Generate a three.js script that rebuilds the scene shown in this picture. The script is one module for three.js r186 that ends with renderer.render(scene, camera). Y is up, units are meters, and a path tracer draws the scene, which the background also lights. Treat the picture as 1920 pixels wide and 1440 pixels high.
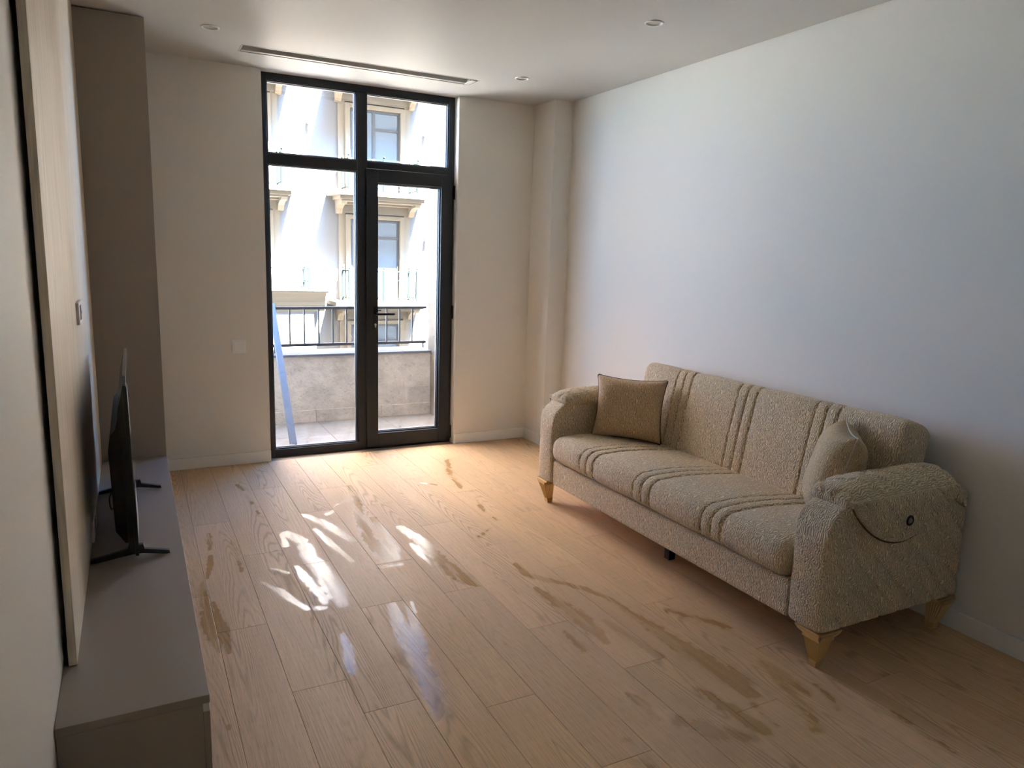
import * as THREE from 'three';
import { RoundedBoxGeometry } from 'three/addons/geometries/RoundedBoxGeometry.js';
import { mergeGeometries } from 'three/addons/utils/BufferGeometryUtils.js';
import { Sky } from 'three/addons/objects/Sky.js';

// ------------------------------------------------------------------ camera, sky, sun, exposure
const scene = new THREE.Scene();
const camera = new THREE.PerspectiveCamera(2 * Math.atan(720 / 1368.3) * 180 / Math.PI, 4 / 3, 0.05, 400);
camera.position.set(0.0145, 1.5, 5.2512);
camera.rotation.set(-0.1738, -0.4821, 0.0319, 'YXZ');

const renderer = new THREE.WebGLRenderer({ antialias: true });
renderer.toneMapping = THREE.LinearToneMapping;
renderer.toneMappingExposure = 5.6;
renderer.shadowMap.enabled = true;

const sunDir = new THREE.Vector3(0.25, 1, 0.495).normalize();      // towards the sun, over our own roof
const sky = new Sky();
sky.name = 'sky';
sky.scale.setScalar(300);
sky.material.uniforms.turbidity.value = 9;
sky.material.uniforms.rayleigh.value = 0.9;
sky.material.uniforms.mieCoefficient.value = 0.009;
sky.material.uniforms.mieDirectionalG.value = 0.8;
sky.material.uniforms.sunPosition.value.copy(sunDir);
scene.add(sky);
scene.environmentIntensity = 1.35;
const sun = new THREE.DirectionalLight(new THREE.Color().setRGB(1, 0.95, 0.88), 215);
sun.name = 'sunlight';
sun.position.copy(sunDir).multiplyScalar(60);
sun.castShadow = true;
sun.shadow.mapSize.set(2048, 2048);
Object.assign(sun.shadow.camera, { left: -20, right: 20, top: 20, bottom: -20, near: 1, far: 120 });
scene.add(sun);

// ------------------------------------------------------------------ helpers
function rng(seed) { let a = seed >>> 0; return () => { a = (a + 0x6D2B79F5) | 0; let t = Math.imul(a ^ (a >>> 15), 1 | a); t = (t + Math.imul(t ^ (t >>> 7), 61 | t)) ^ t; return ((t ^ (t >>> 14)) >>> 0) / 4294967296; }; }
const LAT = new Float32Array(65536); { const r = rng(77); for (let i = 0; i < 65536; i++) LAT[i] = r(); }
function vn(x, y) {                                                 // value noise, 0..1
  const xi = Math.floor(x), yi = Math.floor(y); let fx = x - xi, fy = y - yi;
  fx = fx * fx * (3 - 2 * fx); fy = fy * fy * (3 - 2 * fy);
  const a = (xi & 255), b = ((xi + 1) & 255), c = (yi & 255) << 8, d = ((yi + 1) & 255) << 8;
  const p = LAT[a + c], q = LAT[b + c], r = LAT[a + d], s = LAT[b + d];
  return p + (q - p) * fx + (r - p) * fy + (p - q - r + s) * fx * fy;
}
function pn(x, y, P, Q) {                                           // periodic value noise
  const m = (v, n) => ((v % n) + n) % n, xi = Math.floor(x), yi = Math.floor(y); let fx = x - xi, fy = y - yi;
  fx = fx * fx * (3 - 2 * fx); fy = fy * fy * (3 - 2 * fy);
  const a = m(xi, P), b = m(xi + 1, P), c = m(yi, Q) << 8, d = m(yi + 1, Q) << 8;
  const p = LAT[a + c], q = LAT[b + c], r = LAT[a + d], s = LAT[b + d];
  return p + (q - p) * fx + (r - p) * fy + (p - q - r + s) * fx * fy;
}
const fbm = (x, y, o = 4) => { let s = 0, a = 0.5, n = 0; for (let i = 0; i < o; i++) { s += a * vn(x, y); n += a; x = x * 2.03 + 17.3; y = y * 2.03 + 5.1; a *= 0.5; } return s / n; };
const clamp = (v, a = 0, b = 1) => Math.min(b, Math.max(a, v));
const sstep = (a, b, v) => { v = clamp((v - a) / (b - a)); return v * v * (3 - 2 * v); };
const lerp = (a, b, t) => a + (b - a) * t;
function texture(w, h, f, srgb) {                                   // f(i, j, out) writes 0..255 values
  const d = new Uint8Array(w * h * 4), o = [0, 0, 0];
  for (let j = 0, k = 0; j < h; j++) for (let i = 0; i < w; i++, k += 4) { f(i, j, o); d[k] = clamp(o[0], 0, 255); d[k + 1] = clamp(o[1], 0, 255); d[k + 2] = clamp(o[2], 0, 255); d[k + 3] = 255; }
  const t = new THREE.DataTexture(d, w, h);
  t.wrapS = t.wrapT = THREE.RepeatWrapping; t.magFilter = THREE.LinearFilter; t.minFilter = THREE.LinearMipmapLinearFilter; t.generateMipmaps = true;
  if (srgb) t.colorSpace = THREE.SRGBColorSpace;
  t.needsUpdate = true; return t;
}
const mat = (hex, rough = 0.6, o = {}) => new THREE.MeshStandardMaterial({ color: new THREE.Color(hex), roughness: rough, ...o });

const taken = new Map();
function numbered(n) { const k = taken.get(n) ?? 0; taken.set(n, k + 1); return k ? n + '_' + String(k).padStart(3, '0') : n; }
function tag(o, label, category, group) { o.userData.label = label; o.userData.category = category; if (group) o.userData.group = group; return o; }
function thing(name, label, category, pos, group) {
  const g = new THREE.Group(); g.name = numbered(name); g.position.set(...pos); scene.add(g); return tag(g, label, category, group);
}
function structure(name, geo, m, label) {                           // one mesh of the setting, or a group if geo is null
  const o = geo ? new THREE.Mesh(geo, m) : new THREE.Group();
  o.name = numbered(name); o.userData.kind = 'structure'; if (label) o.userData.label = label;
  scene.add(o); return o;
}
function worldPos(o) { const p = new THREE.Vector3(); while (o && o !== scene) { p.add(o.position); o = o.parent; } return p; }
function part(name, geo, m, parent, label) {                        // geometry in world coordinates
  const o = new THREE.Mesh(geo, m), p = worldPos(parent);
  geo.translate(-p.x, -p.y, -p.z);
  o.name = name; if (label) o.userData.label = label; parent.add(o); return o;
}
function plain(g) { g = g.index ? g.toNonIndexed() : g; for (const k of Object.keys(g.attributes)) if (!['position', 'normal', 'uv'].includes(k)) g.deleteAttribute(k); return g; }
const merge = (l) => mergeGeometries(l.map(plain));
function box(x0, x1, y0, y1, z0, z1, r = 0) {                       // from corner to corner, edges rounded by r
  const w = x1 - x0, h = y1 - y0, d = z1 - z0;
  const g = r ? new RoundedBoxGeometry(w, h, d, 2, Math.min(r, w * 0.49, h * 0.49, d * 0.49)) : new THREE.BoxGeometry(w, h, d);
  g.translate((x0 + x1) / 2, (y0 + y1) / 2, (z0 + z1) / 2); return g;
}
function worldUV(g, s = 1) {                                        // uv in metres by the face's main direction
  g = plain(g); const p = g.attributes.position, n = g.attributes.normal, u = new Float32Array(p.count * 2);
  for (let i = 0; i < p.count; i += 3) {
    let ax = 0, ay = 0, az = 0; for (let k = i; k < i + 3; k++) { ax += Math.abs(n.getX(k)); ay += Math.abs(n.getY(k)); az += Math.abs(n.getZ(k)); }
    for (let k = i; k < i + 3; k++) {
      const [a, b] = ay >= ax && ay >= az ? [p.getX(k), p.getZ(k)] : ax >= az ? [p.getZ(k), p.getY(k)] : [p.getX(k), p.getY(k)];
      u[k * 2] = a * s; u[k * 2 + 1] = b * s;
    }
  }
  g.setAttribute('uv', new THREE.BufferAttribute(u, 2)); return g;
}
function prism(pts, axis, a, b, bevel = 0) {                        // outline of (u, v) points swept along axis from a to b; axis z: (x,y); axis x: (z,y); axis y: (x,z)
  const s = new THREE.Shape(pts.map((p) => new THREE.Vector2(axis === 'z' ? p[0] : axis === 'x' ? -p[0] : p[0], axis === 'y' ? -p[1] : p[1])));
  const g = new THREE.ExtrudeGeometry(s, { depth: b - a - 2 * bevel, bevelEnabled: bevel > 0, bevelThickness: bevel, bevelSize: bevel, bevelOffset: -bevel, bevelSegments: 2, curveSegments: 8 });
  g.translate(0, 0, bevel);
  if (axis === 'z') g.translate(0, 0, a);
  if (axis === 'x') { g.rotateY(Math.PI / 2); g.translate(a, 0, 0); }
  if (axis === 'y') { g.rotateX(-Math.PI / 2); g.translate(0, a, 0); }
  return g;
}
function bar(p, q, w, d) {                                          // square bar between two points
  const P = new THREE.Vector3(...p), Q = new THREE.Vector3(...q), L = P.distanceTo(Q);
  const g = new THREE.BoxGeometry(w, L, d);
  g.applyQuaternion(new THREE.Quaternion().setFromUnitVectors(new THREE.Vector3(0, 1, 0), Q.clone().sub(P).normalize()));
  g.translate((P.x + Q.x) / 2, (P.y + Q.y) / 2, (P.z + Q.z) / 2); return g;
}
function tube(pts, r, seg = 24, rad = 8) { return new THREE.TubeGeometry(new THREE.CatmullRomCurve3(pts.map((p) => new THREE.Vector3(...p))), seg, r, rad); }
function smooth(g) {                                                // shared normals where positions meet
  const p = g.attributes.position, n = new Float32Array(p.count * 3), id = new Map(), key = new Int32Array(p.count), acc = [];
  for (let i = 0; i < p.count; i++) {
    const k = Math.round(p.getX(i) * 2e4) + ',' + Math.round(p.getY(i) * 2e4) + ',' + Math.round(p.getZ(i) * 2e4);
    let v = id.get(k); if (v === undefined) { v = acc.length / 3; id.set(k, v); acc.push(0, 0, 0); } key[i] = v;
  }
  const ix = g.index ? g.index.array : null, N = ix ? ix.length : p.count, A = new THREE.Vector3(), B = new THREE.Vector3(), C = new THREE.Vector3();
  for (let i = 0; i < N; i += 3) {
    const a = ix ? ix[i] : i, b = ix ? ix[i + 1] : i + 1, c = ix ? ix[i + 2] : i + 2;
    A.fromBufferAttribute(p, a); B.fromBufferAttribute(p, b).sub(A); C.fromBufferAttribute(p, c).sub(A); B.cross(C);
    for (const q of [a, b, c]) { acc[key[q] * 3] += B.x; acc[key[q] * 3 + 1] += B.y; acc[key[q] * 3 + 2] += B.z; }
  }
  for (let i = 0; i < p.count; i++) { const k = key[i] * 3, l = Math.hypot(acc[k], acc[k + 1], acc[k + 2]) || 1; n[i * 3] = acc[k] / l; n[i * 3 + 1] = acc[k + 1] / l; n[i * 3 + 2] = acc[k + 2] / l; }
  g.setAttribute('normal', new THREE.BufferAttribute(n, 3)); return g;
}
// A padded block: a box with edges rounded by r, each face a fine grid, pushed out by disp(p, n) along n, then bent by warp(p)
function softBox([x0, x1, y0, y1, z0, z1], r, [nx, ny, nz], disp, warp, topV) {
  const lo = [x0, y0, z0], hi = [x1, y1, z1], n = [nx, ny, nz], pos = [], uv = [], idx = [];
  const grid = (a, k) => { // finer near both ends
    const L = hi[a] - lo[a], e = Math.min(r, L / 2), E = 5, out = [];
    for (let i = 0; i < E; i++) out.push(lo[a] + e * (1 - Math.cos(i / E * Math.PI / 2)) * 1.0);
    for (let i = 0; i <= k; i++) out.push(lo[a] + e + (L - 2 * e) * i / k);
    for (let i = E - 1; i >= 0; i--) out.push(hi[a] - e * (1 - Math.cos(i / E * Math.PI / 2)));
    return out;
  };
  const G = [grid(0, nx), grid(1, ny), grid(2, nz)];
  for (let ax = 0; ax < 3; ax++) for (const s of [0, 1]) {
    const b = (ax + 1) % 3, c = (ax + 2) % 3, base = pos.length / 3, U = G[b], V = G[c];
    for (let j = 0; j < V.length; j++) for (let i = 0; i < U.length; i++) {
      const p = [0, 0, 0]; p[ax] = s ? hi[ax] : lo[ax]; p[b] = U[i]; p[c] = V[j];
      const q = p.map((v, k) => clamp(v, lo[k] + Math.min(r, (hi[k] - lo[k]) / 2), hi[k] - Math.min(r, (hi[k] - lo[k]) / 2)));
      const d = [p[0] - q[0], p[1] - q[1], p[2] - q[2]], l = Math.hypot(...d) || 1, nn = d.map((v) => v / l);
      let w = q.map((v, k) => v + nn[k] * r);
      if (disp) { const m = disp(w, nn); w = w.map((v, k) => v + nn[k] * m); }
      if (ax === 0) uv.push(p[2], p[1]); else if (ax === 1) uv.push(p[2], p[0]); else uv.push(p[0], p[1]);
      if (warp) w = warp(w, nn);
      if (topV && ax === 1 && s) uv[uv.length - 1] = topV(w);
      pos.push(...w);
    }
    for (let j = 0; j < V.length - 1; j++) for (let i = 0; i < U.length - 1; i++) {
      const a = base + j * U.length + i, bb = a + 1, cc = a + U.length, dd = cc + 1;
      if (s) idx.push(a, bb, dd, a, dd, cc); else idx.push(a, dd, bb, a, cc, dd);
    }
  }
  const g = new THREE.BufferGeometry();
  g.setAttribute('position', new THREE.BufferAttribute(new Float32Array(pos), 3));
  g.setAttribute('uv', new THREE.BufferAttribute(new Float32Array(uv), 2));
  g.setIndex(idx); return smooth(g);
}
function mirrorZ(g, c) {                                            // reflect about the plane z = c / 2
  g = g.clone(); const p = g.attributes.position, n = g.attributes.normal;
  for (let i = 0; i < p.count; i++) { p.setZ(i, c - p.getZ(i)); n.setZ(i, -n.getZ(i)); }
  if (g.index) { const a = g.index.array; for (let i = 0; i < a.length; i += 3) { const t = a[i]; a[i] = a[i + 1]; a[i + 1] = t; } }
  else for (const k of Object.keys(g.attributes)) { const at = g.attributes[k], s = at.itemSize, a = at.array; for (let i = 0; i < at.count; i += 3) for (let e = 0; e < s; e++) { const t = a[i * s + e]; a[i * s + e] = a[(i + 1) * s + e]; a[(i + 1) * s + e] = t; } }
  return g;
}
const turned = (x, y, w, h, ang) => [[-w, -h], [w, -h], [w, h], [-w, h]].map(([a, b]) => [x + a * Math.cos(ang) - b * Math.sin(ang), y + a * Math.sin(ang) + b * Math.cos(ang)]);

// ------------------------------------------------------------------ materials
const paint = mat('#eae6dc', 0.75);                                 // warm white wall paint
const whitePaint = mat('#f1ece1', 0.55);
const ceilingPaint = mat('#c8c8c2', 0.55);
const skirting = mat('#f3f1ea', 0.4);
const taupe = mat('#9a8e80', 0.38);
const black = mat('#0c0c0e', 0.35);
const anthracite = mat('#1a1d21', 0.5);
const alu = mat('#c9ccd0', 0.35, { metalness: 0.3 });
const gasket = mat('#060607', 0.6);
const paneGlass = new THREE.MeshPhysicalMaterial({ color: 0xffffff, roughness: 0, transmission: 1, thickness: 0, ior: 1.5 });

// ------------------------------------------------------------------ room shell
const H = 2.653, XL = -0.2115, XR = 3.044, WX0 = 0.839, WX1 = 2.248, ZF = 6.3;
structure('wall_back', merge([box(-0.45, WX0, -0.2, H + 0.2, -0.25, 0), box(WX1, 3.3, -0.2, H + 0.2, -0.25, 0)]), paint, 'greige painted end wall on both sides of the glazed balcony door');
structure('wall_right', box(XR, 3.3, -0.2, H + 0.2, 0, ZF + 0.2), paint, 'long plain warm white wall behind the sofa');
structure('wall_left', box(-0.45, XL, -0.2, H + 0.2, 0, ZF + 0.2), whitePaint, 'white painted wall at the left edge');
structure('wall_front', box(XL, XR, -0.2, H + 0.2, ZF, ZF + 0.2), paint, 'wall behind the viewer');
structure('wall_pillar', box(2.885, XR, 0, H, 0, 0.319), paint, 'square boxed pillar in the corner right of the balcony door');
structure('wall_facade', merge([box(-40, 40, H + 0.2, 22, -0.25, 1.2), box(-40, -0.45, -9, H + 0.2, -0.25, 0.2), box(3.3, 40, -9, H + 0.2, -0.25, 0.2), box(-0.45, 3.3, -9, -0.2, -0.25, 0.2), box(WX0, WX1, H, H + 0.2, -0.25, 0)]), mat('#d8d0c2', 0.85), 'outside wall of the own building above and below the flat');
{ // ceiling with a slot for the air outlet and three lamp holes, a thin shadow gap along the right wall
  const s = new THREE.Shape([[XL, 0], [XR - 0.007, 0], [XR - 0.007, ZF], [XL, ZF]].map(([a, b]) => new THREE.Vector2(a, -b)));
  const hole = (pts) => s.holes.push(new THREE.Path(pts.map(([a, b]) => new THREE.Vector2(a, -b))));
  hole([[0.663, 0.366], [0.663, 0.523], [2.165, 0.523], [2.165, 0.366]]);
  for (const [x, z] of [[0.461, 0.786], [2.375, 2.131], [2.375, 0.747]]) hole(Array.from({ length: 32 }, (_, i) => [x + 0.036 * Math.cos(i / 16 * Math.PI), z + 0.036 * Math.sin(i / 16 * Math.PI)]));
  const g = new THREE.ExtrudeGeometry(s, { depth: 0.06, bevelEnabled: false }); g.rotateX(-Math.PI / 2); g.translate(0, H, 0);
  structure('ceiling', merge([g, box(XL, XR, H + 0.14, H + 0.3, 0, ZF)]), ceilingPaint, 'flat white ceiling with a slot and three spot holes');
}
const sk = (name, x0, x1, z0, z1) => structure(name, box(x0, x1, 0.0005, 0.083, z0, z1, 0.004), skirting, 'white skirting board along the foot of the wall');
sk('baseboard_back', 0.146, WX0, 0, 0.013); sk('baseboard_back', WX1 + 0.001, 2.885, 0, 0.013); sk('baseboard_pillar', 2.872, 2.885, 0.013, 0.332); sk('baseboard_pillar', 2.885, XR - 0.013, 0.319, 0.332); sk('baseboard_right', XR - 0.013, XR, 0.319, ZF);

// ------------------------------------------------------------------ floor: oak boards with wet mopping smears
const PW = 0.18945, PX0 = 0.2447 - 3 * PW, PL = 1.25;
const WET = [
[1,1.205,0.755,0.015, 1.173,0.995,0.030, 1.109,1.368,0.032, 1.071,1.640,0.034, 1.076,1.832,0.050, 1.094,1.952,0.046],
[1,1.170,1.373,0.024, 1.161,1.623,0.035, 1.127,1.887,0.034],
[1,0.828,1.178,0.019, 0.901,1.342,0.026, 0.944,1.514,0.027, 0.984,1.685,0.015],
[1,0.950,1.219,0.019, 0.995,1.174,0.013],
[1,1.021,1.096,0.008, 1.115,1.010,0.010],
[1,0.835,1.431,0.016, 0.873,1.696,0.019, 0.909,1.914,0.012],
[1,0.686,1.424,0.035, 0.741,1.554,0.031, 0.727,1.764,0.034, 0.744,1.894,0.041, 0.752,2.055,0.039, 0.753,2.226,0.042, 0.747,2.333,0.025],
[1,0.649,1.868,0.013, 0.663,2.016,0.023, 0.685,2.158,0.023, 0.690,2.296,0.014],
[1,0.639,2.320,0.017, 0.671,2.334,0.017],
[1,0.478,1.990,0.010, 0.532,2.096,0.018, 0.565,2.217,0.018, 0.607,2.318,0.012],
[1,0.547,1.854,0.009, 0.599,1.927,0.010],
[1,0.648,1.601,0.016, 0.663,1.451,0.012],
[1,1.271,1.575,0.023, 1.302,1.756,0.040, 1.304,1.978,0.041, 1.321,2.157,0.044, 1.331,2.333,0.040, 1.356,2.398,0.015],
[1,1.246,1.820,0.012, 1.244,2.001,0.016, 1.252,2.127,0.010],
[0.9,0.952,2.411,0.014, 0.915,2.608,0.035, 0.906,2.804,0.046, 0.882,2.970,0.041, 0.866,3.106,0.039, 0.850,3.201,0.029, 0.827,3.246,0.010],
[0.9,0.999,2.455,0.010, 0.974,2.656,0.023, 0.945,2.802,0.021],
[0.8,1.028,2.433,0.012, 1.012,2.531,0.008],
[0.8,0.688,2.590,0.010, 0.676,2.719,0.019, 0.653,2.858,0.019],
[1,1.010,2.044,0.012, 1.114,2.038,0.013],
[1,1.658,0.871,0.018, 1.732,0.939,0.015],
[0.9,0.312,1.267,0.012, 0.305,1.438,0.017, 0.295,1.500,0.008],
[0.9,0.292,1.579,0.011, 0.274,1.736,0.015, 0.256,1.840,0.008],
[1,0.232,1.883,0.010, 0.226,2.080,0.026, 0.229,2.303,0.036, 0.239,2.428,0.026, 0.238,2.522,0.010],
[0.8,0.257,2.094,0.011, 0.269,2.300,0.017, 0.274,2.463,0.021, 0.269,2.545,0.008],
[0.8,0.552,0.469,0.015, 0.578,0.598,0.027],
[0.8,0.587,0.842,0.012, 0.589,0.875,0.012],
[0.8,0.593,1.009,0.012, 0.594,1.064,0.010],
[0.4,0.407,1.414,0.012, 0.412,1.614,0.016, 0.407,1.822,0.011],
[0.8,0.217,2.994,0.008, 0.217,3.013,0.008],
[0.7,2.021,0.416,0.021, 1.910,0.754,0.032, 1.854,1.068,0.015],
[0.4,1.862,1.274,0.012, 1.801,1.527,0.016],
[0.5,1.816,1.640,0.022, 1.812,1.680,0.019],
[0.5,1.718,1.781,0.016, 1.618,1.871,0.019],
[1,1.634,2.260,0.015, 1.625,2.381,0.026, 1.681,2.476,0.025, 1.746,2.551,0.018, 1.806,2.645,0.023, 1.845,2.749,0.015, 1.852,2.875,0.020, 1.864,3.041,0.037, 1.876,3.203,0.045, 1.888,3.350,0.050, 1.900,3.494,0.060, 1.885,3.568,0.036],
[0.9,1.596,2.531,0.015, 1.610,2.688,0.032, 1.633,2.817,0.044, 1.619,2.977,0.037, 1.619,3.062,0.016],
[0.8,1.713,2.910,0.012, 1.733,3.080,0.023, 1.751,3.235,0.018],
[0.6,1.506,2.927,0.016, 1.513,3.080,0.020],
[0.7,2.020,2.959,0.020, 2.087,3.057,0.029, 2.160,3.182,0.021],
[0.6,1.488,3.387,0.012, 1.498,3.443,0.019, 1.498,3.551,0.014],
[0.6,1.552,3.588,0.033, 1.625,3.678,0.040, 1.692,3.742,0.026],
[0.6,1.738,3.474,0.022, 1.758,3.611,0.036, 1.777,3.737,0.026],
[0.7,2.088,3.418,0.015, 2.084,3.520,0.031, 2.076,3.655,0.029],
[0.4,1.334,3.587,0.020, 1.340,3.611,0.018],
[0.5,1.306,3.677,0.025, 1.328,3.726,0.025],
[0.6,2.082,3.431,0.019, 2.039,3.588,0.030, 2.004,3.720,0.031, 1.942,3.807,0.022],
[0.5,2.152,3.628,0.015, 2.134,3.707,0.018, 2.098,3.763,0.011],
[0.5,2.268,3.851,0.017, 2.253,3.978,0.027, 2.247,4.063,0.021],
[0.4,1.916,3.521,0.018, 1.838,3.644,0.023, 1.831,3.737,0.022]
];
const TX = [PX0, PX0 + 9 * PW], TW = 9 * PW, TZ = -0.1, TH = 4.5, TN = 2048;
function wetField() {                                               // wetness over the floor, 0..1 on a coarse grid in metres
  const nx = 680, nz = 900, f = new Float32Array(nx * nz), cx = 3.42 / nx, cz = 4.5 / nz;
  for (const st of WET) {
    const k = st[0], P = []; for (let i = 1; i < st.length; i += 3) P.push([st[i], st[i + 1], st[i + 2]]);
    for (let s = 0; s < P.length - 1; s++) {
      const [ax, az, ar] = P[s], [bx, bz, br] = P[s + 1], m = Math.max(ar, br) * 1.6 + 0.03, dx = bx - ax, dz = bz - az, L = dx * dx + dz * dz;
      for (let j = Math.max(0, Math.floor((Math.min(az, bz) - m - TZ) / cz)); j < Math.min(nz, (Math.max(az, bz) + m - TZ) / cz); j++)
        for (let i = Math.max(0, Math.floor((Math.min(ax, bx) - m - PX0) / cx)); i < Math.min(nx, (Math.max(ax, bx) + m - PX0) / cx); i++) {
          const x = PX0 + (i + 0.5) * cx, z = TZ + (j + 0.5) * cz, t = clamp(((x - ax) * dx + (z - az) * dz) / L), r = 1.12 * lerp(ar, br, t);
          const d = Math.hypot(x - ax - dx * t, z - az - dz * t) / r;
          const v = (1.25 - d) * k; if (v > f[j * nx + i]) f[j * nx + i] = v;
        }
    }
  }
  return (x, z) => {
    const u = (x - PX0) / cx - 0.5, w = (z - TZ) / cz - 0.5, i = Math.floor(u), j = Math.floor(w); if (i < 0 || j < 0 || i >= nx - 1 || j >= nz - 1) return 0;
    const a = u - i, b = w - j, q = j * nx + i; return lerp(lerp(f[q], f[q + 1], a), lerp(f[q + nx], f[q + nx + 1], a), b);
  };
}
const wetAt = wetField();
const rowEnds = { '-3': 0.36, '-2': 1.12, '-1': 0.77, 0: 1.125, 1: 0.395, 2: 0.61, 3: 1.15, 4: 0.75, 5: 1.16, 6: 0.35, 7: 0.75, 8: 1.13, 9: 0.37, 10: 0.85, 11: 1.2, 12: 0.45, 13: 0.9, 14: 0.3 };
const endOf = (row) => { let e = rowEnds[row]; while (e > -0.05) e -= PL; return e; };
const floorMats = [0, 1].map((t) => {
  const A = new Uint8Array(TN * TN * 4), R = new Uint8Array(TN * TN * 4), B = new Uint8Array(TN * TN * 4);
  const per = [];                                                   // per-board grain settings
  for (let r = 0; r < 9; r++) for (let k = 0; k < 6; k++) { const g = rng(1000 + (t * 9 + r) * 31 + k * 7); per.push({ c: 0.03 + 0.13 * g(), a: 500 + 700 * g(), b: (3 + 4 * g()) * (g() < 0.5 ? -1 : 1), o: g() * 90, tone: g(), warm: g(), cath: g() }); }
  for (let j = 0, k = 0; j < TN; j++) {
    const z = TZ + (j + 0.5) / TN * TH;
    for (let i = 0; i < TN; i++, k += 4) {
      const lx = (i + 0.5) / TN * TW, x = TX[t] + lx, r = Math.min(8, Math.floor(lx / PW)), u = lx - r * PW, row = t * 9 + r - 3;
      const q = per[r * 6 + clamp(Math.floor((z - endOf(row)) / PL), 0, 5)];
      const wob = vn(u * 22 + q.o, z * 2.6 + q.o) * 2.2 + vn(u * 60 + q.o, z * 7) * 0.5, du = u - q.c - 0.03 * (vn(q.o, z * 1.3 + q.o) - 0.5);
      const ring = q.a * du * du + q.b * z + wob * (0.6 + q.cath);
      let g = 0.5 + 0.5 * Math.sin(ring * 6.2832); g *= g; g *= g;
      const patch = sstep(0.35, 0.75, vn(u * 9 + q.o * 3, z * 1.1 + q.o)), line = g * (0.25 + 0.75 * patch);
      const fibre = vn(x * 900, z * 14) * 0.6 + vn(x * 420 + 9, z * 5) * 0.4, pore = sstep(0.72, 0.9, vn(x * 1150 + 31, z * 22));
      let v = 1.01 + (q.tone - 0.5) * 0.05 - line * 0.13 - (fibre - 0.5) * 0.12 - pore * 0.09 + (vn(x * 3, z * 1.5) - 0.5) * 0.06;
      const edge = vn(x * 55, z * 34) * 0.5 + vn(x * 170, z * 90) * 0.25 + vn(x * 13, z * 9) * 0.45 - 0.6;
      const w0 = wetAt(x, z), wet = w0 > 0 ? sstep(-0.05, 0.62, w0 + edge * 0.9) * (0.74 + 0.26 * sstep(0.25, 0.6, vn(x * 46 + 3, z * 3.2))) : 0;
      v *= 1 - 0.1 * wet;
      const wr = 1 - 0.02 * wet, wb = 1 - 0.13 * wet - 0.03 * (q.warm - 0.5);
      A[k] = clamp(219 * v * wr, 0, 255); A[k + 1] = clamp(181 * v * (1 - 0.05 * wet), 0, 255); A[k + 2] = clamp(136 * v * wb, 0, 255); A[k + 3] = 255;
      const ro = lerp(0.54 + line * 0.12 + (fibre - 0.5) * 0.08, 0.15 + 0.08 * fibre, wet);
      R[k] = R[k + 1] = R[k + 2] = ro * 255; R[k + 3] = 255;
      const h = lerp(0.6 - line * 0.45 - pore * 0.3 + fibre * 0.15, 0.62 + 0.06 * (vn(x * 60, z * 40) - 0.5), wet * 0.8);
      B[k] = B[k + 1] = B[k + 2] = clamp(h) * 255; B[k + 3] = 255;
    }
  }
  const mk = (d, s) => { const x = new THREE.DataTexture(d, TN, TN); x.wrapS = x.wrapT = THREE.RepeatWrapping; x.magFilter = THREE.LinearFilter; x.minFilter = THREE.LinearMipmapLinearFilter; x.generateMipmaps = true; if (s) x.colorSpace = THREE.SRGBColorSpace; x.needsUpdate = true; return x; };
  return new THREE.MeshStandardMaterial({ map: mk(A, true), roughnessMap: mk(R), bumpMap: mk(B), bumpScale: 0.0006, roughness: 1 });
});
{
  const floor = structure('floor', null, null, 'light oak plank floor with wet mopping smears');
  part('subfloor', box(XL, XR, -0.2, -0.012, 0, ZF), mat('#2a211a', 0.9), floor);
  part('threshold', box(WX0 + 0.001, WX1 - 0.001, -0.1, -0.0005, -0.079, -0.0005), mat('#a88c6e', 0.45), floor);
  for (let row = -3; row <= 14; row++) {
    const xa = Math.max(XL, 0.2447 + row * PW), xb = Math.min(XR, 0.2447 + (row + 1) * PW), t = row < 6 ? 0 : 1;
    for (let z = endOf(row); z < ZF; z += PL) {
      const za = Math.max(0, z), zb = Math.min(ZF, z + PL); if (zb - za < 0.01) continue;
      const gap = 0.0006, g = plain(prism([[xa + gap, za + gap], [xb - gap, za + gap], [xb - gap, zb - gap], [xa + gap, zb - gap]], 'y', -0.012, 0, 0.0009));
      const p = g.attributes.position, u = new Float32Array(p.count * 2);
      for (let i = 0; i < p.count; i++) { u[i * 2] = (p.getX(i) - TX[t]) / TW; u[i * 2 + 1] = (p.getZ(i) - TZ) / TH; }
      g.setAttribute('uv', new THREE.BufferAttribute(u, 2));
      part('plank', g, floorMats[t], floor);
    }
  }
}

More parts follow.
